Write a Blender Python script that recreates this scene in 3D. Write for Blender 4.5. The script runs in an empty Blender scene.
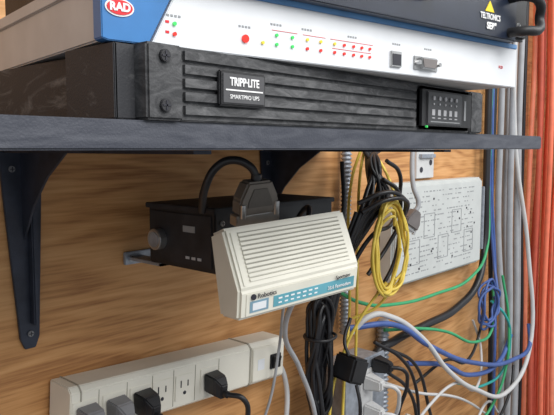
import bpy, bmesh, math, random
from mathutils import Vector, Matrix
random.seed(7)
sc = bpy.context.scene
sc.view_settings.view_transform = 'Standard'
Z0 = 1.45
R = math.radians

# ---------------------------------------------------------------- materials
def mat(name, col, rough=0.5, metal=0.0, var=0.12, scale=40, bump=0.0, emit=0, coat=0):
    m = bpy.data.materials.new(name); m.use_nodes = True
    nt = m.node_tree; b = nt.nodes['Principled BSDF']
    b.inputs['Roughness'].default_value = rough
    b.inputs['Metallic'].default_value = metal
    if coat: b.inputs['Coat Weight'].default_value = coat
    tc = nt.nodes.new('ShaderNodeTexCoord')
    n = nt.nodes.new('ShaderNodeTexNoise'); n.inputs['Scale'].default_value = scale
    n.inputs['Detail'].default_value = 6
    nt.links.new(tc.outputs['Object'], n.inputs['Vector'])
    r = nt.nodes.new('ShaderNodeValToRGB')
    r.color_ramp.elements[0].position = 0.3; r.color_ramp.elements[1].position = 0.7
    r.color_ramp.elements[0].color = tuple(c*(1-var) for c in col)+(1,)
    r.color_ramp.elements[1].color = tuple(min(1, c*(1+var)) for c in col)+(1,)
    nt.links.new(n.outputs['Fac'], r.inputs['Fac'])
    nt.links.new(r.outputs['Color'], b.inputs['Base Color'])
    if bump:
        bp = nt.nodes.new('ShaderNodeBump'); bp.inputs['Strength'].default_value = bump
        bp.inputs['Distance'].default_value = 0.001
        n2 = nt.nodes.new('ShaderNodeTexNoise'); n2.inputs['Scale'].default_value = 900
        nt.links.new(tc.outputs['Object'], n2.inputs['Vector'])
        nt.links.new(n2.outputs['Fac'], bp.inputs['Height'])
        nt.links.new(bp.outputs['Normal'], b.inputs['Normal'])
    if emit:
        b.inputs['Emission Color'].default_value = tuple(col)+(1,)
        b.inputs['Emission Strength'].default_value = emit
    return m

def scuffed(name, base, dust, rough=.6, amount=.62, sc1=(30, 30, 60), soft=.16):
    """dark plastic / paint with dusty pale scuffs"""
    m = bpy.data.materials.new(name); m.use_nodes = True
    nt = m.node_tree; N = nt.nodes; L = nt.links; b = N['Principled BSDF']
    b.inputs['Roughness'].default_value = rough
    tc = N.new('ShaderNodeTexCoord')
    mp = N.new('ShaderNodeMapping'); mp.inputs['Scale'].default_value = sc1
    L.new(tc.outputs['Object'], mp.inputs['Vector'])
    n1 = N.new('ShaderNodeTexNoise'); n1.inputs['Scale'].default_value = 1; n1.inputs['Detail'].default_value = 10
    n1.inputs['Roughness'].default_value = .72; n1.inputs['Distortion'].default_value = 1.2
    L.new(mp.outputs['Vector'], n1.inputs['Vector'])
    r1 = N.new('ShaderNodeValToRGB')
    r1.color_ramp.elements[0].position = amount-soft; r1.color_ramp.elements[0].color = (0, 0, 0, 1)
    r1.color_ramp.elements[1].position = amount+soft; r1.color_ramp.elements[1].color = (1, 1, 1, 1)
    L.new(n1.outputs['Fac'], r1.inputs['Fac'])
    mx = N.new('ShaderNodeMix'); mx.data_type = 'RGBA'
    mx.inputs[6].default_value = tuple(base)+(1,); mx.inputs[7].default_value = tuple(dust)+(1,)
    L.new(r1.outputs['Color'], mx.inputs[0]); L.new(mx.outputs[2], b.inputs['Base Color'])
    bp = N.new('ShaderNodeBump'); bp.inputs['Strength'].default_value = .2; bp.inputs['Distance'].default_value = .001
    n2 = N.new('ShaderNodeTexNoise'); n2.inputs['Scale'].default_value = 800
    L.new(tc.outputs['Object'], n2.inputs['Vector']); L.new(n2.outputs['Fac'], bp.inputs['Height'])
    L.new(bp.outputs['Normal'], b.inputs['Normal'])
    return m

def plywood():
    m = bpy.data.materials.new('plywood'); m.use_nodes = True
    nt = m.node_tree; L = nt.links; N = nt.nodes
    b = N['Principled BSDF']; b.inputs['Roughness'].default_value = 0.62
    tc = N.new('ShaderNodeTexCoord')
    mp = N.new('ShaderNodeMapping'); mp.inputs['Scale'].default_value = (1.3, 1, 6)
    mp.inputs['Rotation'].default_value = (0, R(4), 0)
    L.new(tc.outputs['Object'], mp.inputs['Vector'])
    big = N.new('ShaderNodeTexNoise'); big.inputs['Scale'].default_value = 1.5; big.inputs['Detail'].default_value = 2.5
    big.inputs['Distortion'].default_value = 0.7
    L.new(mp.outputs['Vector'], big.inputs['Vector'])
    mul = N.new('ShaderNodeMath'); mul.operation = 'MULTIPLY'; mul.inputs[1].default_value = 62
    L.new(big.outputs['Fac'], mul.inputs[0])
    sn = N.new('ShaderNodeMath'); sn.operation = 'SINE'; L.new(mul.outputs[0], sn.inputs[0])
    mr = N.new('ShaderNodeMapRange'); mr.inputs['From Min'].default_value = -1
    L.new(sn.outputs[0], mr.inputs['Value'])
    mp2 = N.new('ShaderNodeMapping'); mp2.inputs['Scale'].default_value = (7, 1, 150)
    L.new(tc.outputs['Object'], mp2.inputs['Vector'])
    fine = N.new('ShaderNodeTexNoise'); fine.inputs['Scale'].default_value = 2; fine.inputs['Detail'].default_value = 8
    L.new(mp2.outputs['Vector'], fine.inputs['Vector'])
    blo = N.new('ShaderNodeTexNoise'); blo.inputs['Scale'].default_value = 5; blo.inputs['Detail'].default_value = 5
    L.new(tc.outputs['Object'], blo.inputs['Vector'])
    a1 = N.new('ShaderNodeMath'); a1.operation = 'MULTIPLY_ADD'; a1.inputs[1].default_value = 0.17
    L.new(mr.outputs[0], a1.inputs[0])
    s2 = N.new('ShaderNodeMath'); s2.operation = 'MULTIPLY'; s2.inputs[1].default_value = 0.55
    L.new(fine.outputs['Fac'], s2.inputs[0]); L.new(s2.outputs[0], a1.inputs[2])
    a2 = N.new('ShaderNodeMath'); a2.operation = 'MULTIPLY_ADD'; a2.inputs[1].default_value = 0.5
    L.new(blo.outputs['Fac'], a2.inputs[0]); L.new(a1.outputs[0], a2.inputs[2])
    cr = N.new('ShaderNodeValToRGB')
    e = cr.color_ramp.elements
    e[0].position = 0.36; e[0].color = (.32, .130, .040, 1)
    e[1].position = 0.85; e[1].color = (.72, .395, .17, 1)
    k = e.new(0.56); k.color = (.56, .275, .098, 1)
    L.new(a2.outputs[0], cr.inputs['Fac'])
    L.new(cr.outputs['Color'], b.inputs['Base Color'])
    bp = N.new('ShaderNodeBump'); bp.inputs['Strength'].default_value = 0.15; bp.inputs['Distance'].default_value = 0.001
    L.new(fine.outputs['Fac'], bp.inputs['Height']); L.new(bp.outputs['Normal'], b.inputs['Normal'])
    return m

PLY = plywood()
SHELF = scuffed('shelf_laminate', (.038, .042, .058), (.095, .10, .12), .42, .56, (12, 12, 60))
BLK = mat('black_plastic', (.014, .014, .016), .5, var=.3, bump=.2)
UPSM = scuffed('scuffed_charcoal_plastic', (.030, .031, .034), (.13, .13, .135), .65, .58, (45, 45, 90), .14)
UPSR = scuffed('ridge_charcoal_plastic', (.040, .041, .044), (.15, .15, .155), .65, .57, (35, 35, 110), .14)
SIDE = scuffed('scuffed_black_steel', (.032, .033, .038), (.20, .20, .20), .65, .64, (14, 14, 40), .10)
BLKM = mat('black_metal', (.020, .020, .024), .6, .0, var=.4, bump=.2)
BRK = mat('bracket_black_steel', (.034, .040, .060), .40, .3, var=.3, bump=.2)
WHT = mat('white_enamel', (.77, .79, .82), .32, var=.03)
BEI = mat('beige_paint', (.57, .57, .57), .5, var=.06)
BLUE = mat('blue_plastic', (.04, .19, .47), .4, var=.1)
LBLUE = mat('light_blue_trim', (.13, .31, .60), .4, var=.1)
RED = mat('red_print', (.7, .02, .03), .4, var=.05)
NAVY = mat('navy_panel', (.012, .018, .035), .35, var=.2)
NAVYT = mat('navy_band', (.02, .07, .16), .35, var=.2)
WTXT = mat('white_print', (.85, .85, .85), .5, var=.02)
LTXT = mat('silver_print', (.50, .50, .52), .5, var=.02)
YTXT = mat('yellow_print', (.9, .65, .02), .5, var=.02)
DTXT = mat('dark_print', (.02, .02, .03), .5, var=.02)
GTXT = mat('grey_print', (.30, .31, .32), .5, var=.02)
LGRN = mat('green_led', (.05, .6, .12), .3, emit=.4)
LRED = mat('red_led', (.85, .03, .02), .3, emit=.4)
LYEL = mat('yellow_led', (.8, .6, .05), .3, emit=.3)
STEEL = mat('steel', (.55, .55, .55), .3, .9, var=.1)
GALV = mat('galvanised_steel', (.35, .38, .43), .45, .5, var=.2, scale=90)
MODEM = mat('modem_plastic', (.72, .70, .61), .42, var=.05, scale=25)
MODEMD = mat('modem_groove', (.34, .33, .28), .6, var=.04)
TEAL = mat('teal_label', (.12, .36, .44), .4, var=.3, scale=15)
STRIP = mat('strip_plastic', (.76, .73, .64), .45, var=.05, scale=20)
STRIPD = mat('strip_seam', (.36, .34, .28), .6, var=.04)
GPLUG = mat('grey_plug', (.20, .20, .21), .5, var=.1)
HOOD = mat('connector_hood', (.19, .165, .14), .45, .2, var=.15)
HOODG = mat('grey_hood', (.20, .18, .175), .4, .3, var=.15)
CBLK = mat('black_cable', (.012, .012, .015), .4, var=.2)
CYEL = mat('yellow_cable', (.78, .58, .09), .42, var=.1)
CORG = mat('orange_cable', (.86, .20, .11), .5, var=.10)
CORG2 = mat('orange_cable_dark', (.62, .12, .07), .5, var=.12)
CORG3 = mat('orange_cable_light', (.92, .30, .18), .5, var=.10)
CGRY = mat('grey_cable', (.36, .37, .39), .45, var=.1)
CWHT = mat('white_cable', (.58, .58, .58), .5, var=.05)
CBLU = mat('blue_cable', (.055, .11, .33), .45, var=.15)
CGRN = mat('green_cable', (.04, .36, .15), .45, var=.15)
CTEA = mat('teal_cable', (.03, .36, .34), .45, var=.15)
BOARD = mat('enclosure_paint', (.55, .57, .56), .5, var=.06, scale=25)
FLOOR = mat('concrete', (.25, .24, .23), .8, var=.2, scale=6)

# ---------------------------------------------------------------- helpers
def link(o, parent=None):
    sc.collection.objects.link(o)
    if parent: o.parent = parent
    return o

def grp(name, loc=(0, 0, 0), rot=(0, 0, 0)):
    o = bpy.data.objects.new(name, None); o.location = loc; o.rotation_euler = rot
    o.empty_display_size = .02
    return link(o)

def mesh(name, verts, faces, m, parent=None, bevel=0, smooth=False):
    me = bpy.data.meshes.new(name); me.from_pydata(verts, [], faces)
    bm = bmesh.new(); bm.from_mesh(me); bmesh.ops.recalc_face_normals(bm, faces=bm.faces)
    if bevel:
        bmesh.ops.bevel(bm, geom=list(bm.edges), offset=bevel, segments=2, affect='EDGES', clamp_overlap=True)
    bm.to_mesh(me); bm.free()
    me.materials.append(m)
    if smooth:
        for p in me.polygons: p.use_smooth = True
    return link(bpy.data.objects.new(name, me), parent)

BF = [(0, 1, 3, 2), (4, 6, 7, 5), (0, 4, 5, 1), (2, 3, 7, 6), (0, 2, 6, 4), (1, 5, 7, 3)]
def bv(b):
    x0, x1, y0, y1, z0, z1 = b
    return [(x, y, z) for x in (x0, x1) for y in (y0, y1) for z in (z0, z1)]
def box(name, parent, b, m, bevel=.0008):
    return mesh(name, bv(b), BF, m, parent, bevel)
def boxes(name, parent, bl, m):
    V = []; F = []
    for b in bl:
        k = len(V); V += bv(b); F += [tuple(i+k for i in f) for f in BF]
    return mesh(name, V, F, m, parent)

def prism(name, parent, prof, x0, x1, m, bevel=0):   # prof in (y,z), extruded in x
    n = len(prof)
    V = [(x0, y, z) for y, z in prof]+[(x1, y, z) for y, z in prof]
    F = [tuple(range(n)), tuple(range(2*n-1, n-1, -1))]+[(i, (i+1) % n, (i+1) % n+n, i+n) for i in range(n)]
    return mesh(name, V, F, m, parent, bevel)
def plate(name, parent, prof, y0, y1, m, bevel=0):   # prof in (x,z), extruded in y
    n = len(prof)
    V = [(x, y0, z) for x, z in prof]+[(x, y1, z) for x, z in prof]
    F = [tuple(range(n)), tuple(range(2*n-1, n-1, -1))]+[(i, (i+1) % n, (i+1) % n+n, i+n) for i in range(n)]
    return mesh(name, V, F, m, parent, bevel)
def cyl(name, parent, c, r, h, m, axis='y', seg=20, r2=None, bevel=0):
    V = []; F = []
    r2 = r if r2 is None else r2
    for k, (rr, o) in enumerate(((r, -h/2), (r2, h/2))):
        for i in range(seg):
            a = 2*math.pi*i/seg; p, q = rr*math.cos(a), rr*math.sin(a)
            if axis == 'y': V.append((c[0]+p, c[1]+o, c[2]+q))
            elif axis == 'x': V.append((c[0]+o, c[1]+p, c[2]+q))
            else: V.append((c[0]+p, c[1]+q, c[2]+o))
    F = [tuple(range(seg)), tuple(range(2*seg-1, seg-1, -1))]+[(i, (i+1) % seg, (i+1) % seg+seg, i+seg) for i in range(seg)]
    return mesh(name, V, F, m, parent, bevel)

def cable(name, parent, paths, r, m, closed=False):
    cu = bpy.data.curves.new(name, 'CURVE'); cu.dimensions = '3D'
    cu.bevel_depth = r; cu.bevel_resolution = 3; cu.resolution_u = 8; cu.use_fill_caps = True
    for pts in paths:
        s = cu.splines.new('BEZIER'); s.bezier_points.add(len(pts)-1)
        for bp, p in zip(s.bezier_points, pts):
            bp.co = p; bp.handle_left_type = bp.handle_right_type = 'AUTO'
        s.use_cyclic_u = closed
    t = bpy.data.objects.new('tmp', cu); sc.collection.objects.link(t)
    bpy.context.view_layer.update()
    me = bpy.data.meshes.new_from_object(t.evaluated_get(bpy.context.evaluated_depsgraph_get()))
    me.name = name; me.materials.clear(); me.materials.append(m)
    for p in me.polygons: p.use_smooth = True
    bpy.data.objects.remove(t); bpy.data.curves.remove(cu)
    return link(bpy.data.objects.new(name, me), parent)

def text(name, parent, s, loc, size, m, rot=(R(90), 0, 0), align='CENTER', bold=0.0, sx=1):
    cu = bpy.data.curves.new(name, 'FONT'); cu.body = s; cu.size = size
    cu.align_x = align; cu.align_y = 'CENTER'; cu.extrude = .0002; cu.offset = bold
    t = bpy.data.objects.new('tmp', cu); sc.collection.objects.link(t)
    bpy.context.view_layer.update()
    me = bpy.data.meshes.new_from_object(t.evaluated_get(bpy.context.evaluated_depsgraph_get()))
    me.name = name; me.materials.clear(); me.materials.append(m)
    bpy.data.objects.remove(t); bpy.data.curves.remove(cu)
    o = link(bpy.data.objects.new(name, me), parent); o.location = loc; o.rotation_euler = rot; o.scale = (sx, 1, 1)
    return o

def coil(c, rx, rz, n, jit, yj, ph=.3):
    pts = []
    for k in range(n):
        a, b = rx*(1+random.uniform(-jit, jit)), rz*(1+random.uniform(-jit, jit))
        ox, oz = random.uniform(-.25, .25)*rx*jit*3, random.uniform(-.25, .25)*rz*jit*3
        for i in range(8):
            t = 2*math.pi*i/8+ph
            pts.append((c[0]+ox+a*math.cos(t), c[1]+random.uniform(-yj, yj), c[2]+oz+b*math.sin(t)))
    return pts

def ribbed(name, parent, c, z0, z1, r, amp, pitch, m):
    n = int((z1-z0)/pitch*4); seg = 14; V = []; F = []
    for k in range(n+1):
        rr = r+amp*math.sin(k*math.pi/2)
        z = z0+(z1-z0)*k/n
        for i in range(seg):
            a = 2*math.pi*i/seg; V.append((c[0]+rr*math.cos(a), c[1]+rr*math.sin(a), z))
    for k in range(n):
        for i in range(seg):
            j = (i+1) % seg
            F.append((k*seg+i, k*seg+j, (k+1)*seg+j, (k+1)*seg+i))
    F += [tuple(range(seg)), tuple(range(n*seg, (n+1)*seg))]
    return mesh(name, V, F, m, parent, smooth=True)

def screw(name, parent, c, r, m=STEEL):
    cyl(name, parent, c, r, .002, m, bevel=.0004)
    boxes(name+'_slot', parent, [(c[0]-r*.7, c[0]+r*.7, c[1]-.0014, c[1]-.0009, c[2]-r*.13, c[2]+r*.13),
                                 (c[0]-r*.13, c[0]+r*.13, c[1]-.0014, c[1]-.0009, c[2]-r*.7, c[2]+r*.7)], DTXT)

# ---------------------------------------------------------------- room
WY = .66
box('wall_back', None, (-1.6, 3.2, WY, WY+.018, -1.45, 1.3), PLY, 0)
box('floor', None, (-1.6, 3.2, -2.6, WY+.018, -1.5, -1.4502), FLOOR, 0)

# ---------------------------------------------------------------- shelf
g = grp('wall_shelf')
box('board', g, (-.25, .85, .293, .658, -.001, .016), SHELF, .0012)

def bracket(x):
    g = grp('shelf_bracket', (x, 0, 0))
    plate('wall_leg', g, [(-.025, -.003), (.022, -.003), (.022, -.03), (.013, -.21), (.008, -.222), (-.004, -.222), (-.009, -.21), (-.021, -.06)], .655, .659, BRK, .0006)
    plate('wall_leg_rib', g, [(.004, -.004), (.014, -.004), (.0075, -.195), (.003, -.195)], .645, .6555, BRK, .0015)
    mesh('shelf_leg', [(-.02, .655, -.0015), (.02, .655, -.0015), (.009, .36, -.0015), (-.009, .36, -.0015),
                       (-.02, .655, -.0045), (.02, .655, -.0045), (.009, .36, -.0045), (-.009, .36, -.0045)],
         [(0, 1, 2, 3), (4, 5, 6, 7), (0, 1, 5, 4), (1, 2, 6, 5), (2, 3, 7, 6), (3, 0, 4, 7)], BRK, g)
    prism('gusset', g, [(.655, -.004), (.56, -.004), (.60, -.03), (.63, -.06), (.655, -.10)], -.0015, .0015, BRK, .0004)
    for i, z in enumerate((-.022, -.205)):
        screw('screw_%d' % (i+1), g, (-.012 if i == 0 else .002, .6535, z), .0035, GPLUG)
bracket(.315); bracket(.7165); bracket(-.087)

# ---------------------------------------------------------------- rack UPS
g = grp('rack_mount_ups', (.2126, .293, .0162))
H = .0436
box('chassis', g, (.002, .442, .012, .34, .0005, H-.001), SIDE, .0012)
box('bezel_left_cap', g, (0, .026, -.004, .014, 0, H), UPSM, .0015)
box('bezel_right_cap', g, (.415, .444, -.003, .014, 0, H), UPSM, .0015)
box('bezel_body', g, (.026, .415, -.001, .013, 0, H), UPSM, .0008)
rb = []
for i in range(5):
    z = .0040+i*.0080
    rb.append((.028, .300, -.0034, 0, z, z+.0052))
boxes('bezel_ridges', g, rb, UPSR)
box('rack_ear', g, (-.013, .004, .008, .0105, .0005, H-.001), SIDE, .0006)
box('ear_flange', g, (-.0135, -.011, .008, .06, .0005, H-.001), SIDE, .0006)
screw('screw_1', g, (.012, -.005, .0365), .0038, BLKM)
screw('screw_2', g, (.012, -.005, .0085), .0038, BLKM)
box('badge_frame', g, (.053, .0945, -.0065, -.003, .0105, .0325), BLK, .001)
box('badge', g, (.055, .0925, -.0072, -.006, .0122, .0308), mat('badge_grey', (.07, .07, .075), .5), .0004)
text('badge_text', g, 'TRIPP·LITE', (.0738, -.0074, .0255), .0072, WTXT, bold=.0002, sx=.80)
box('badge_rule', g, (.057, .0905, -.0076, -.0070, .0200, .0209), WTXT, 0)
text('badge_sub', g, 'SMARTPRO UPS', (.0738, -.0074, .0162), .0038, WTXT)
box('control_panel', g, (.303, .412, -.006, 0, .002, H-.002), BLK, .003)
box('display_frame', g, (.314, .385, -.0075, -.005, .006, .037), mat('display_frame', (.05, .05, .053), .3), .001)
for i in range(5):
    cyl('button_%d' % (i+1), g, (.325+i*.0115, -.0078, .031), .0020, .0015, LTXT)
    cyl('status_lamp_%d' % (i+1), g, (.325+i*.0115, -.0078, .0255), .0010, .0012, LTXT)
    boxes('mark_%d' % (i+1), g, [(.3222+i*.0115, .3278+i*.0115, -.0078, -.0074, .0150, .0205),
                                 (.3222+i*.0115, .3278+i*.0115, -.0078, -.0074, .0120, .0130)], LTXT)
box('display_text', g, (.320, .38, -.0077, -.0074, .0085, .0095), GTXT, 0)
cyl('power_lamp', g, (.314, -.0066, .0042), .0011, .0018, LGRN)
box('panel_slot', g, (.392, .396, -.0064, -.0058, .012, .032), GTXT, 0)
cyl('foot_1', g, (.41, .05, -.0002), .006, .0006, BLK, 'z')

# ---------------------------------------------------------------- white multiplexer
g = grp('rack_mount_multiplexer', (.2, .31, .0602), (0, 0, R(-8.6)))
H = .0415; Lw = .428
box('chassis', g, (-.002, Lw-.002, .006, .2, .0006, H-.0006), BEI, .001)
box('chassis_lid_lip', g, (-.0030, -.001, .012, .199, H-.0085, H-.0006), BEI, .0003)
box('chassis_seam', g, (-.0026, -.001, .012, .195, H-.0096, H-.0088), GTXT, 0)
plate('front_panel', g, [(.0265, 0), (Lw, 0), (Lw, H-.0045), (.046, H-.0045)], -.004, .007, WHT, .0006)
plate('blue_corner', g, [(-.004, .001), (0, 0), (.0245, 0), (.0445, H-.0045), (.0455, H), (-.004, H)], -.0044, .007, BLUE, .0006)
box('blue_top_trim', g, (.046, Lw, -.0045, .007, H-.0043, H), LBLUE, .0005)
n = 24
plate('logo_rim', g, [(.0068+.0088*math.cos(2*math.pi*i/n), .0185+.0050*math.sin(2*math.pi*i/n)) for i in range(n)], -.0050, -.0042, WTXT)
plate('logo_oval', g, [(.0068+.0078*math.cos(2*math.pi*i/n), .0185+.0041*math.sin(2*math.pi*i/n)) for i in range(n)], -.0054, -.0048, RED)
text('logo_text', g, 'RAD', (.0068, -.0055, .0185), .0062, WTXT, bold=.0003)
boxes('vent_marks', g, [(.036, .0385, -.0043, -.0038, .008+i*.006, .0095+i*.006) for i in range(2)], RED)
cyl('warning_lamp', g, (.0945, -.0045, .0110), .0026, .002, LRED)
for j in range(2):
    cyl('pair_lamp_%d' % j, g, (.042, -.0045, .008+j*.006), .0012, .0016, (LRED, LGRN)[j])
cols = [.109, .121, .135, .149, .162, .176, .186, .196, .205, .214]
pat = [LYEL, LGRN, LGRN, LRED, LRED, LRED, LRED, LRED, LRED, LRED]
for i, (x, mm) in enumerate(zip(cols, pat)):
    for j in range(2):
        if i == 0 and j: continue
        cyl('lamp_%d_%d' % (i, j), g, (x, -.0045, .0100+j*.0062), .0011, .0016, LGRN if mm == LGRN else mm if j == 0 or mm != LRED else (LRED if i > 5 else LYEL))
boxes('lamp_rules', g, [(.117, .140, -.0043, -.0038, .0192, .0195), (.145, .167, -.0043, -.0038, .0192, .0195),
                        (.172, .218, -.0043, -.0038, .0192, .0195), (.174, .216, -.0043, -.0038, .0128, .0131)], RED)
for i, x in enumerate((.042, .0945, .121, .149, .195, .246, .287)):
    z = .0225 if i > 1 else .018
    boxes('silk_%d' % i, g, [(x-.005+k*.0026, x-.0034+k*.0026, -.0043, -.0038, z, z+.0013) for k in range(4)], GTXT)
box('ethernet_jack', g, (.238, .251, -.006, -.002, .005, .0175), STEEL, .0004)
box('ethernet_opening', g, (.2393, .2497, -.0063, -.0058, .0063, .0152), DTXT, 0)
ox = -.0125
plate('serial_port_flange', g, [(.280+ox, .005), (.312+ox, .005), (.312+ox, .0165), (.280+ox, .0165)], -.0052, -.003, STEEL, .0006)
plate('serial_port_shell', g, [(.2875+ox, .0062), (.3055+ox, .0062), (.3075+ox, .0152), (.2855+ox, .0152)], -.009, -.004, STEEL, .0008)
plate('serial_port_core', g, [(.2885+ox, .0072), (.3045+ox, .0072), (.3062+ox, .0142), (.2868+ox, .0142)], -.0094, -.0088, HOODG)
cyl('jackscrew_1', g, (.2828+ox, -.007, .0107), .002, .005, STEEL, seg=6)
cyl('jackscrew_2', g, (.3102+ox, -.007, .0107), .002, .005, STEEL, seg=6)
text('corner_text', g, 'FCD', (.400, -.0043, .0175), .0036, RED)

# ---------------------------------------------------------------- dark telecom unit on top
g = grp('rack_mount_data_recorder', (.2, .30, .1022), (0, 0, R(-9.2)))
H = .042
box('chassis', g, (.004, .418, .004, .22, .0008, H-.001), BLKM, .001)
box('front_panel', g, (0, .40, -.004, .005, -.0018, H), NAVY, .0008)
box('front_top_band', g, (.02, .33, -.0048, -.0036, H-.012, H-.002), NAVYT, .0003)
for i in range(4):
    cyl('knob_%d' % (i+1), g, (.200+i*.022, -.008, .025), .0062, .010, BLK, bevel=.001)
for i in range(2):
    o_ = -.012
    plate('d_port_%d' % i, g, [(.12+o_+i*.04, .013), (.146+o_+i*.04, .013), (.149+o_+i*.04, .025), (.117+o_+i*.04, .025)], -.010, -.003, STEEL, .001)
    plate('d_port_core_%d' % i, g, [(.122+o_+i*.04, .0145), (.144+o_+i*.04, .0145), (.147+o_+i*.04, .0235), (.119+o_+i*.04, .0235)], -.0105, -.0095, DTXT)
plate('triangle_logo', g, [(.348, .0195), (.362, .0195), (.355, .029)], -.0046, -.0038, YTXT)
text('maker_text', g, 'TELTRONICS', (.356, -.0047, .0150), .0072, WTXT, bold=.00015, sx=.75)
text('model_text', g, 'SEB"', (.358, -.0047, .0070), .0080, WTXT, bold=.0003)
cable('handle', g, [[(.388, -.003, .005), (.391, -.018, .005), (.409, -.022, .008), (.416, -.018, .019), (.409, -.022, .031), (.391, -.018, .036), (.388, -.003, .036)]], .0045, BLK)
box('end_ear', g, (.385, .422, -.003, .006, 0, H), BLK, .003)
screw('ear_screw', g, (.403, -.004, .012), .0035)

# ---------------------------------------------------------------- power strip
SX, SZ, SA = .3385, -.2640, 3.6
g = grp('power_strip', (SX, .61, SZ), (0, R(SA), 0))
LS = .357
prism('housing', g, [(0, -.006), (0, -.057), (.006, -.062), (.046, -.062), (.046, 0), (.006, 0)], 0, LS, STRIP, .0012)
prism('end_cap', g, [(-.001, -.006), (-.001, -.057), (.006, -.063), (.046, -.063), (.046, .001), (.006, .001)], LS-.075, LS-.072, STRIPD, 0)
prism('end_cap_left', g, [(-.001, -.006), (-.001, -.057), (.006, -.063), (.046, -.063), (.046, .001), (.006, .001)], .012, .0135, STRIPD, 0)
prism('raised_cover', g, [(-.0025, -.008), (-.0025, -.055), (.002, -.058), (.002, -.005)], LS-.07, LS-.004, STRIP, .0008)
outs = [.356, .394, .431, .464, .500, .542]
for i, xx in enumerate(outs):
    cx = xx-SX
    box('outlet_%d' % (i+1), g, (cx-.0155, cx+.0155, -.0012, .001, -.050, -.016), STRIP, .0008)
    boxes('outlet_slots_%d' % (i+1), g, [(cx-.007, cx-.0055, -.0017, -.0011, -.033, -.0240), (cx+.0045, cx+.0060, -.0017, -.0011, -.0325, -.0248)], DTXT)
    cyl('outlet_ground_%d' % (i+1), g, (cx, -.0014, -.0405), .0024, .0006, DTXT)
    box('outlet_line_%d' % (i+1), g, (cx+.0178, cx+.0184, -.0006, .001, -.055, -.008), STRIPD, 0)
box('switch_frame', g, (LS-.034, LS-.011, -.0045, -.002, -.043, -.021), BLK, .0008)
prism('switch_rocker', g, [(-.004, -.023), (-.0095, -.025), (-.0055, -.041), (-.004, -.041)], LS-.030, LS-.015, BLK, .0004)
box('switch_mark', g, (LS-.0240, LS-.0210, -.0086, -.0078, -.031, -.030), WTXT, 0)
box('label', g, (LS-.060, LS-.046, -.0029, -.0024, -.040, -.024), WHT, 0)
cable('power_cord', g, [[(LS-.002, .025, -.045), (LS+.015, .025, -.05), (LS+.03, .02, -.08), (LS+.03, .015, -.14), (LS+.02, .02, -.25)]], .0042, CWHT)

def plug(name, x, m, cord, big=1.0):
    z = SZ-(x-SX)*math.tan(R(SA))-.034
    p = grp(name, (x, .6085, z))
    s = big
    mesh('body', [(-.013*s, 0, -.013*s), (.013*s, 0, -.013*s), (.013*s, 0, .013*s), (-.013*s, 0, .013*s),
                  (-.011*s, -.02*s, -.016*s), (.011*s, -.02*s, -.016*s), (.011*s, -.02*s, .010*s), (-.011*s, -.02*s, .010*s),
                  (-.006*s, -.028*s, -.02*s), (.006*s, -.028*s, -.02*s), (.006*s, -.03*s, 0), (-.006*s, -.03*s, 0)],
         [(0, 1, 2, 3), (0, 1, 5, 4), (1, 2, 6, 5), (2, 3, 7, 6), (3, 0, 4, 7), (4, 5, 9, 8), (5, 6, 10, 9), (6, 7, 11, 10), (7, 4, 8, 11), (8, 9, 10, 11)], m, p, .0016)
    cyl('strain_relief', p, (0, -.030*s, -.012*s), .005*s, .012*s, m, 'y', bevel=.0008)
    cable('cord', p, [[(0, -.034*s, -.012*s)]+cord], .0036, m)
plug('grey_power_plug', .356, GPLUG, [(.0, -.052, -.02), (.0, -.06, -.06), (-.01, -.05, -.15)], 1.0)
plug('grey_power_plug', .394, GPLUG, [(.0, -.052, -.02), (.004, -.06, -.06), (.0, -.05, -.15)], 1.0)
plug('black_power_plug', .431, CBLK, [(.01, -.052, -.02), (.02, -.056, -.06), (.015, -.04, -.15)], 1.0)
plug('black_power_plug', .542, CBLK, [(.012, -.05, -.016), (.022, -.048, -.05), (.022, -.03, -.15)], .95)

# ---------------------------------------------------------------- modem
g = grp('external_modem', (.383, .39, -.1285), (0, R(-2.6), R(-8)))
WM = .158
A, B, C, D, E = (.022, .056), (0, 0), (.004, -.028), (.034, -.029), (.044, .048)
prism('case', g, [A, B, C, D, E], 0, WM, MODEM, .0028)
ud = Vector((.36, .933)); nd = Vector((-.933, .36))
def rib(name, s0, s1, x0, x1, h, m):
    a = Vector(B)+ud*s0; b = Vector(B)+ud*s1
    prism(name, g, [tuple(a-nd*.001), tuple(b-nd*.001), tuple(b+nd*h), tuple(a+nd*h)], x0, x1, m, .0003)
for i in range(11):
    s = .0070+i*.0043
    rib('rib_%d' % (i+1), s, s+.0028, .014, WM-.012, .0013, MODEM)
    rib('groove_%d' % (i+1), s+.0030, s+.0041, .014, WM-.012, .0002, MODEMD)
rib('left_lip', .004, .055, .006, .009, .0010, MODEM)
bd = Vector((.137, -.99)); bn = Vector((-.99, -.137))
def fl(name, s0, s1, x0, x1, h, m):
    a = Vector(B)+bd*s0; b = Vector(B)+bd*s1
    return prism(name, g, [tuple(a-bn*.001), tuple(b-bn*.001), tuple(b+bn*h), tuple(a+bn*h)], x0, x1, m, 0)
fl('front_bezel', .004, .0252, .008, WM-.007, .0006, MODEM)
fl('teal_label', .0115, .0225, .040, WM-.008, .0010, TEAL)
fl('window_frame', .0115, .0225, .012, .034, .0010, mat('window_grey', (.20, .33, .42), .3))
fl('window', .0135, .0205, .015, .031, .0013, WHT)
rt = (R(98), 0, 0)
cyl('brand_mark', g, (.0155, -.0003, -.0073), .0028, .0012, DTXT)
text('brand_text', g, 'Robotics', (.0195, -.0012, -.0073), .0064, DTXT, rt, 'LEFT')
text('model_text', g, 'Sportster', (WM-.037, -.0012, -.0085), .0056, DTXT, rt, 'LEFT')
text('label_text', g, '33.6 Faxmodem', (WM-.047, .0008, -.0180), .0052, WTXT, rt, 'LEFT')
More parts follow.
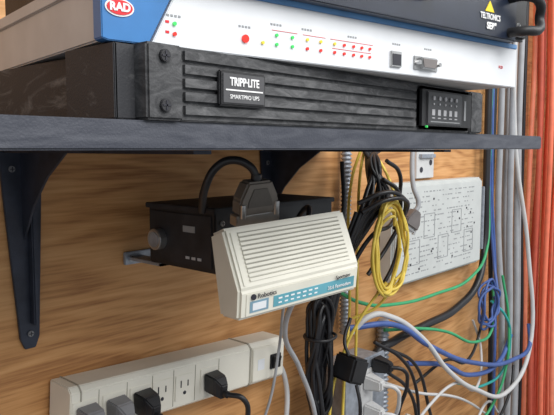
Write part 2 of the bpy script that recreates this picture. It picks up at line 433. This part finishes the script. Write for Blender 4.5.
for i in range(7):
    fl('indicator_%d' % (i+1), .0140, .0155, .046+i*.0078, .0505+i*.0078, .0014, WTXT)
    fl('indicator_mark_%d' % (i+1), .0185, .0198, .046+i*.0078, .0500+i*.0078, .0014, WTXT)
cable('data_lead', g, [[(.12, .04, .03), (.155, .075, .055), (.17, .12, .02), (.18, .15, -.06)]], .0032, CBLK)

# connector hood plugged on the modem
g = grp('serial_cable_connector', (.455, .439, -.0475), (R(10), R(-4), R(-14)))
plate('hood', g, [(-.023, -.018), (.023, -.018), (.023, -.002), (.014, .016), (-.014, .016), (-.023, -.002)], -.009, .009, HOOD, .0022)
plate('hood_recess', g, [(-.015, -.010), (.015, -.010), (.014, -.004), (.008, .009), (-.008, .009), (-.014, -.004)], -.0100, -.008, mat('hood_dark', (.11, .095, .08), .5), .0004)
box('flange', g, (-.026, .026, -.007, .007, -.029, -.018), STEEL, .0008)
cyl('thumbscrew_1', g, (-.020, -.009, -.013), .003, .014, STEEL, 'z'); cyl('thumbscrew_2', g, (.020, -.009, -.013), .003, .014, STEEL, 'z')
cyl('strain_relief', g, (0, 0, .018), .0055, .008, CBLK, 'z')
cable('lead', g, [[(0, 0, .020), (-.006, .003, .030), (-.022, .012, .036), (-.034, .02, .029), (-.042, .03, .006), (-.038, .045, -.024)]], .0042, CBLK)

# ---------------------------------------------------------------- black transceiver box
g = grp('black_transceiver_box')
box('case', g, (.44, .645, .484, .60, -.134, -.066), BLK, .0015)
box('lid', g, (.437, .648, .482, .603, -.069, -.063), BLKM, .001)
box('side_panel', g, (.4385, .4405, .489, .594, -.129, -.072), BLKM, .0006)
cyl('round_connector', g, (.435, .577, -.104), .0125, .012, STEEL, 'x', bevel=.001)
cyl('round_connector_core', g, (.4288, .577, -.104), .009, .001, GALV, 'x')
box('side_label', g, (.4378, .4386, .515, .535, -.092, -.085), GTXT, 0)
boxes('side_print', g, [(.4378, .4386, .505+i*.010, .511+i*.010, -.122, -.119) for i in range(3)], LTXT)
screw('case_screw', g, (.45, .4835, -.08), .003)
box('mount_arm', g, (.448, .470, .590, .66, -.140, -.136), GALV, .0005)
box('mount_arm_upright', g, (.448, .470, .590, .593, -.14, -.10), GALV, .0005)
box('mount_tab', g, (.443, .486, .655, .6595, -.146, -.130), GALV, .0008)
screw('tab_screw', g, (.452, .6535, -.138), .004)
box('mount_arm_right', g, (.60, .62, .590, .66, -.140, -.136), GALV, .0005)
box('mount_tab_right', g, (.59, .63, .655, .6595, -.150, -.130), GALV, .0008)

# ---------------------------------------------------------------- white enclosure on wall
g = grp('telephone_wall_enclosure')
EX0, EX1 = 1.03, 1.425
box('body', g, (EX0, EX1, .628, .659, -.272, -.068), BOARD, .003)
box('cover', g, (EX0+.005, EX1-.006, .622, .630, -.267, -.074), BOARD, .002)
marks = []; dark = []
for r_ in range(17):
    z = -.088-r_*.0102
    x = EX0+.03
    while x < EX1-.05:
        w = random.choice((.003, .005, .008, .014))
        if random.random() < .62:
            marks.append((x, x+w, .6214, .6225, z-.0011, z+.0011))
        x += w+random.uniform(.003, .010)
for k in range(5):   # printed wiring diagrams: outlined boxes
    x0 = EX0+.05+k*.062; z0 = -.235+.05*(k % 2)
    w, h = .045, .05
    for b in ((x0, x0+w, z0, z0+.0012), (x0, x0+w, z0+h, z0+h+.0012), (x0, x0+.0015, z0, z0+h), (x0+w, x0+w+.0015, z0, z0+h)):
        marks.append((b[0], b[1], .6213, .6225, b[2], b[3]))
for i in range(14):
    x = random.uniform(EX0+.05, EX1-.04); z = random.uniform(-.25, -.085)
    dark.append((x, x+.004, .6210, .6225, z-.002, z+.002))
boxes('printed_legend', g, marks, GTXT); boxes('knockouts', g, dark, DTXT)
box('hinge', g, (EX1-.005, EX1+.002, .618, .63, -.24, -.09), GALV, .001)
g = grp('wall_mounting_plate')
box('plate', g, (1.16, 1.235, .652, .6595, -.063, .0), BEI, .001)
cyl('hole_1', g, (1.18, .6515, -.045), .006, .001, DTXT); cyl('hole_2', g, (1.22, .6515, -.03), .006, .001, DTXT)
box('tab', g, (1.17, 1.23, .645, .655, -.02, -.012), GALV, .0005)

# ---------------------------------------------------------------- electrical outlet box with plugs
g = grp('electrical_outlet_box')
box('back_box', g, (.842, .955, .60, .659, -.56, -.375), GALV, .003)
box('face_plate', g, (.836, .961, .597, .602, -.565, -.37), GALV, .002)
box('receptacle', g, (.878, .918, .594, .598, -.55, -.39), BEI, .001)
screw('face_screw', g, (.85, .596, -.382), .004, BLKM)
g = grp('black_power_adapter', (.818, .573, -.362), (0, R(20), R(-10)))
box('case', g, (-.018, .018, -.022, .026, -.020, .022), BLK, .004)
cable('cord', g, [[(0, -.02, -.02), (.01, -.03, -.05), (.03, -.02, -.10), (.03, .0, -.2)]], .003, CBLK)
cable('cord_up', g, [[(-.012, 0, .02), (-.02, .01, .04), (-.01, .02, .08)]], .003, CBLK)
for (x, z, mm, nm) in ((.898, -.410, CWHT, 'white_power_plug'), (.900, -.462, CWHT, 'white_power_plug'), (.925, -.385, CBLK, 'black_power_plug')):
    p = grp(nm, (x, .594, z))
    mesh('body', [(-.014, 0, -.014), (.014, 0, -.014), (.014, 0, .014), (-.014, 0, .014), (-.008, -.034, -.010), (.008, -.034, -.010), (.008, -.034, .008), (-.008, -.034, .008)],
         [(0, 1, 2, 3), (4, 5, 6, 7), (0, 1, 5, 4), (1, 2, 6, 5), (2, 3, 7, 6), (3, 0, 4, 7)], mm, p, .003)
    cable('cord', p, [[(0, -.03, 0), (.015, -.048, -.005), (.035, -.045, -.035), (.05, -.02, -.10), (.04, -.01, -.2)]], .0036, mm)

# ---------------------------------------------------------------- cables
cable('black_conduit_cable', None, [[(1.47, .635, .40), (1.47, .635, .1), (1.468, .633, -.1), (1.46, .63, -.24), (1.41, .62, -.315), (1.30, .62, -.36), (1.16, .625, -.372), (1.05, .63, -.38), (.98, .635, -.40), (.97, .64, -.5), (.97, .64, -1.44)]], .0085, CBLK)
org = [[], [], []]
for i in range(30):
    x = 1.74+i*.0150+random.uniform(-.005, .005); y = (.580, .618, .642, .600, .632)[i % 5]
    a = random.uniform(-.012, .012)
    p = [(x-.03+a, y, .62), (x+random.uniform(-.012, .012), y, .3), (x+random.uniform(-.012, .012), y-.005, 0),
         (x+.01+random.uniform(-.014, .014), y, -.3), (x+.03+random.uniform(-.015, .015), y, -.6), (x+.05-a, y, -1.0), (x+.05, y, -1.44)]
    org[(i*7) % 3].append(p)
g = grp('orange_cable_bundle')
for k, mm in enumerate((CORG, CORG2, CORG3)): cable('cables_%d' % (k+1), g, org[k], .0068, mm)
cable('grey_trunk_cable', None, [
    [(1.555, .64, .5), (1.56, .64, .1), (1.565, .64, -.2), (1.585, .63, -.45), (1.58, .63, -1.44)],
    [(1.585, .62, .5), (1.582, .62, .1), (1.59, .62, -.2), (1.60, .615, -.45), (1.61, .62, -1.44)],
    [(1.60, .645, .5), (1.61, .645, .1), (1.615, .645, -.2), (1.635, .635, -.45), (1.64, .64, -1.44)],
    [(1.645, .625, .5), (1.64, .625, .1), (1.65, .625, -.2), (1.67, .625, -.45), (1.69, .63, -1.44)],
    [(1.685, .64, .5), (1.68, .64, .1), (1.70, .64, -.2), (1.72, .64, -.45), (1.73, .64, -1.44)]], .0082, CGRY)
cable('black_trunk_cable', None, [
    [(1.535, .645, .5), (1.53, .645, .1), (1.53, .645, -.2), (1.54, .64, -.45), (1.55, .64, -1.44)],
    [(1.72, .645, .5), (1.725, .645, .1), (1.735, .645, -.2), (1.75, .64, -.45), (1.76, .64, -1.44)]], .006, CBLK)
cable('white_coax_cable', None, [[(.90, .63, -.33), (.93, .615, -.305), (1.00, .61, -.318), (1.11, .60, -.385), (1.21, .595, -.475), (1.34, .59, -.555), (1.53, .585, -.615), (1.67, .585, -.54), (1.675, .60, -.278), (1.60, .615, 0), (1.57, .615, .25), (1.56, .61, .5)]], .0055, CWHT)
cable('white_phone_cable', None, [
    [(1.00, .63, -.45), (1.11, .61, -.50), (1.23, .60, -.54), (1.36, .61, -.60), (1.48, .62, -.67)],
    [(1.06, .62, -.60), (1.14, .60, -.535), (1.26, .60, -.52), (1.40, .61, -.57), (1.46, .63, -.50), (1.43, .64, -.42)],
    [(1.18, .63, -.60), (1.32, .60, -.66), (1.46, .61, -.63), (1.58, .63, -.70)],
    [(1.10, .63, -.55), (1.20, .60, -.60), (1.30, .60, -.63), (1.38, .61, -.75)]], .0032, CWHT)
cable('black_patch_cable', None, [
    [(.98, .60, -.42), (1.03, .59, -.46), (1.07, .59, -.53), (1.08, .60, -.66)],
    [(1.0, .62, -.38), (1.10, .61, -.44), (1.16, .61, -.55), (1.24, .62, -.7)],
    [(1.60, .60, -.57), (1.56, .59, -.62), (1.50, .60, -.70)],
    [(.96, .62, -.36), (1.02, .60, -.40), (1.08, .60, -.47), (1.12, .61, -.60), (1.16, .62, -.72)],
    [(1.15, .64, -.50), (1.25, .62, -.47), (1.36, .62, -.50), (1.45, .63, -.45), (1.50, .64, -.35)]], .0036, CBLK)
cable('blue_network_cable', None, [
    [(.89, .63, -.32), (1.00, .605, -.332), (1.13, .60, -.402), (1.33, .595, -.49), (1.58, .59, -.545), (1.67, .585, -.53), (1.70, .60, -.48)],
    [(1.10, .63, -.44), (1.22, .61, -.47), (1.34, .605, -.525), (1.50, .60, -.535), (1.60, .61, -.49)]], .0055, CBLU)
g = grp('blue_cable_coil')
cable('loops', g, [coil((1.45, .61, -.375), .04, .05, 5, .28, .012, 1.0)], .0030, CBLU)
cable('riser', g, [[(1.505, .64, .4), (1.502, .64, -.08), (1.52, .63, -.28), (1.50, .61, -.35)], [(1.52, .645, .4), (1.518, .64, -.1), (1.53, .63, -.3), (1.52, .62, -.5), (1.53, .63, -1.44)]], .0040, CBLU)
cable('green_network_cable', None, [
    [(.82, .64, -.21), (.85, .62, -.245), (.90, .61, -.272), (1.02, .61, -.297), (1.18, .61, -.305), (1.35, .61, -.295), (1.45, .62, -.25), (1.50, .64, -.1), (1.51, .645, .3)],
    [(1.01, .63, -.35), (1.11, .61, -.365), (1.22, .605, -.395), (1.36, .60, -.45), (1.48, .61, -.44), (1.52, .63, -.34)],
    [(1.53, .61, -.32), (1.555, .60, -.44), (1.545, .60, -.57), (1.49, .61, -.65), (1.37, .62, -.69)]], .0034, CGRN)
cable('teal_network_cable', None, [[(1.49, .62, -.38), (1.53, .60, -.42), (1.57, .60, -.49), (1.56, .61, -.57), (1.47, .62, -.59), (1.31, .62, -.54)]], .0034, CTEA)

g = grp('yellow_cable_coil')
cable('loops', g, [coil((.880, .540, -.160), .050, .072, 5, .16, .008), coil((.868, .535, -.170), .036, .060, 3, .16, .006, .8)], .0025, CYEL)
cable('tails', g, [
    [(.88, .60, .0), (.868, .61, -.05), (.858, .61, -.15), (.865, .61, -.28), (.84, .60, -.36), (.83, .60, -.55)],
    [(.89, .60, .0), (.878, .60, -.04), (.873, .60, -.16), (.872, .60, -.30), (.885, .61, -.37)],
    [(.91, .60, .0), (.91, .57, -.04), (.90, .54, -.09)],
    [(.87, .54, -.22), (.84, .57, -.28), (.82, .59, -.34), (.80, .60, -.42), (.805, .60, -.56)],
    [(.90, .54, -.22), (.89, .57, -.27), (.86, .60, -.29)]], .0025, CYEL)

g = grp('black_cable_bundle')
st = []
for i in range(16):
    a = random.uniform(-.025, .025)
    st.append([(.885+.004*i, .60, .0), (.875+a*.6, .575+random.uniform(-.01, .01), -.03), (.84+a*.8+.004*i, .56+random.uniform(-.012, .012), -.075),
               (.81+a*.6+.003*i, .56, -.12+a*.4), (.80+a*.8, .58, -.19), (.79+a*.7, .60, -.28), (.78+a*.7, .61, -.38), (.79+a, .61, -.60)])
cable('strands', g, st[:7], .0038, CBLK)
cable('thin_strands', g, st[7:], .0028, CBLK)
cable('cross_strands', g, [
    [(.81, .55, -.10), (.85, .530, -.082), (.90, .525, -.085), (.93, .54, -.105), (.94, .57, -.14)],
    [(.80, .55, -.085), (.84, .530, -.07), (.88, .525, -.075), (.925, .54, -.105), (.91, .56, -.16), (.86, .57, -.21)],
    [(.87, .55, -.05), (.90, .54, -.07), (.925, .55, -.12), (.93, .56, -.19), (.89, .57, -.25)],
    [(.88, .55, -.02), (.92, .55, -.04), (.94, .56, -.08), (.90, .55, -.125), (.84, .55, -.14), (.80, .57, -.20)]], .0036, CBLK)
g = grp('black_cord_coil')
cable('loops', g, [coil((.768, .60, -.345), .018, .100, 9, .2, .012)], .0034, CBLK)
cable('tails', g, [[(.76, .60, -.26), (.765, .58, -.18), (.76, .55, -.10), (.77, .56, -.02)], [(.775, .60, -.25), (.79, .58, -.18), (.81, .56, -.10)],
                   [(.77, .60, -.42), (.78, .60, -.5), (.80, .61, -.62)], [(.79, .60, -.20), (.80, .60, -.32), (.81, .61, -.45), (.79, .61, -.62)]], .0034, CBLK)
cable('tie', g, [[(.748, .582, -.30), (.768, .578, -.302), (.791, .585, -.30), (.789, .615, -.30), (.768, .62, -.298), (.746, .612, -.30)]], .0026, CBLK, True)
cable('grey_modem_cord', None, [[(.60, .46, -.135), (.62, .52, -.19), (.65, .57, -.265), (.70, .585, -.33), (.745, .59, -.42), (.77, .60, -.56)]], .0038, CGRY)
cable('thin_grey_cord', None, [[(.59, .48, -.13), (.63, .55, -.20), (.66, .59, -.29), (.655, .60, -.36), (.64, .62, -.45), (.63, .62, -.60)]], .0022, CGRY)

g = grp('spiral_wrapped_cable')
ribbed('sleeve', g, (.90, .645), -.335, .30, .0085, .0017, .0075, GALV)
g = grp('flexible_metal_conduit')
ribbed('sleeve', g, (1.03, .645), -1.45, -.335, .011, .002, .009, GALV)

g = grp('hanging_serial_connector', (.975, .555, -.126), (R(5), R(28), R(-10)))
plate('hood', g, [(-.018, -.014), (.018, -.014), (.018, -.002), (.008, .018), (-.008, .018), (-.018, -.002)], -.008, .008, HOODG, .002)
box('shell', g, (-.012, .012, -.006, .006, -.021, -.014), STEEL, .0015)
cyl('thumbscrew_1', g, (-.0155, -.003, -.017), .0025, .011, STEEL, 'z'); cyl('thumbscrew_2', g, (.0155, -.003, -.017), .0025, .011, STEEL, 'z')
cable('lead', g, [[(0, 0, .016), (.0, 0, .030), (-.02, .01, .055), (-.035, .02, .09), (-.045, .03, .13)]], .0045, CGRY)

# ---------------------------------------------------------------- lift everything to real height
for o in list(sc.objects):
    if o.parent is None: o.location.z += Z0

# ---------------------------------------------------------------- lights
def area(name, loc, tgt, size, e, col=(1, 1, 1)):
    l = bpy.data.lights.new(name, 'AREA'); l.size = size; l.energy = e; l.color = col
    o = bpy.data.objects.new(name, l); o.location = loc
    o.rotation_euler = (Vector(tgt)-Vector(loc)).to_track_quat('-Z', 'Y').to_euler()
    sc.collection.objects.link(o)
area('ceiling_light_panel', (.3, -.9, Z0+1.1), (.7, .5, Z0-.1), 1.1, 30, (1, .985, .96))
area('ceiling_light_panel', (2.0, -1.0, Z0+1.2), (1.4, .6, Z0-.1), 1.1, 27, (1, .99, .97))
w = bpy.data.worlds.new('room_ambient'); sc.world = w; w.use_nodes = True
w.node_tree.nodes['Background'].inputs['Color'].default_value = (.90, .95, 1, 1)
w.node_tree.nodes['Background'].inputs['Strength'].default_value = .58

cam = bpy.data.cameras.new('camera'); cam.lens = 620/554*36; cam.sensor_width = 36; cam.clip_start = .01
co = bpy.data.objects.new('camera', cam); co.location = (0, 0, Z0)
co.rotation_euler = (R(90-5.44), 0, R(-48)); sc.collection.objects.link(co); sc.camera = co
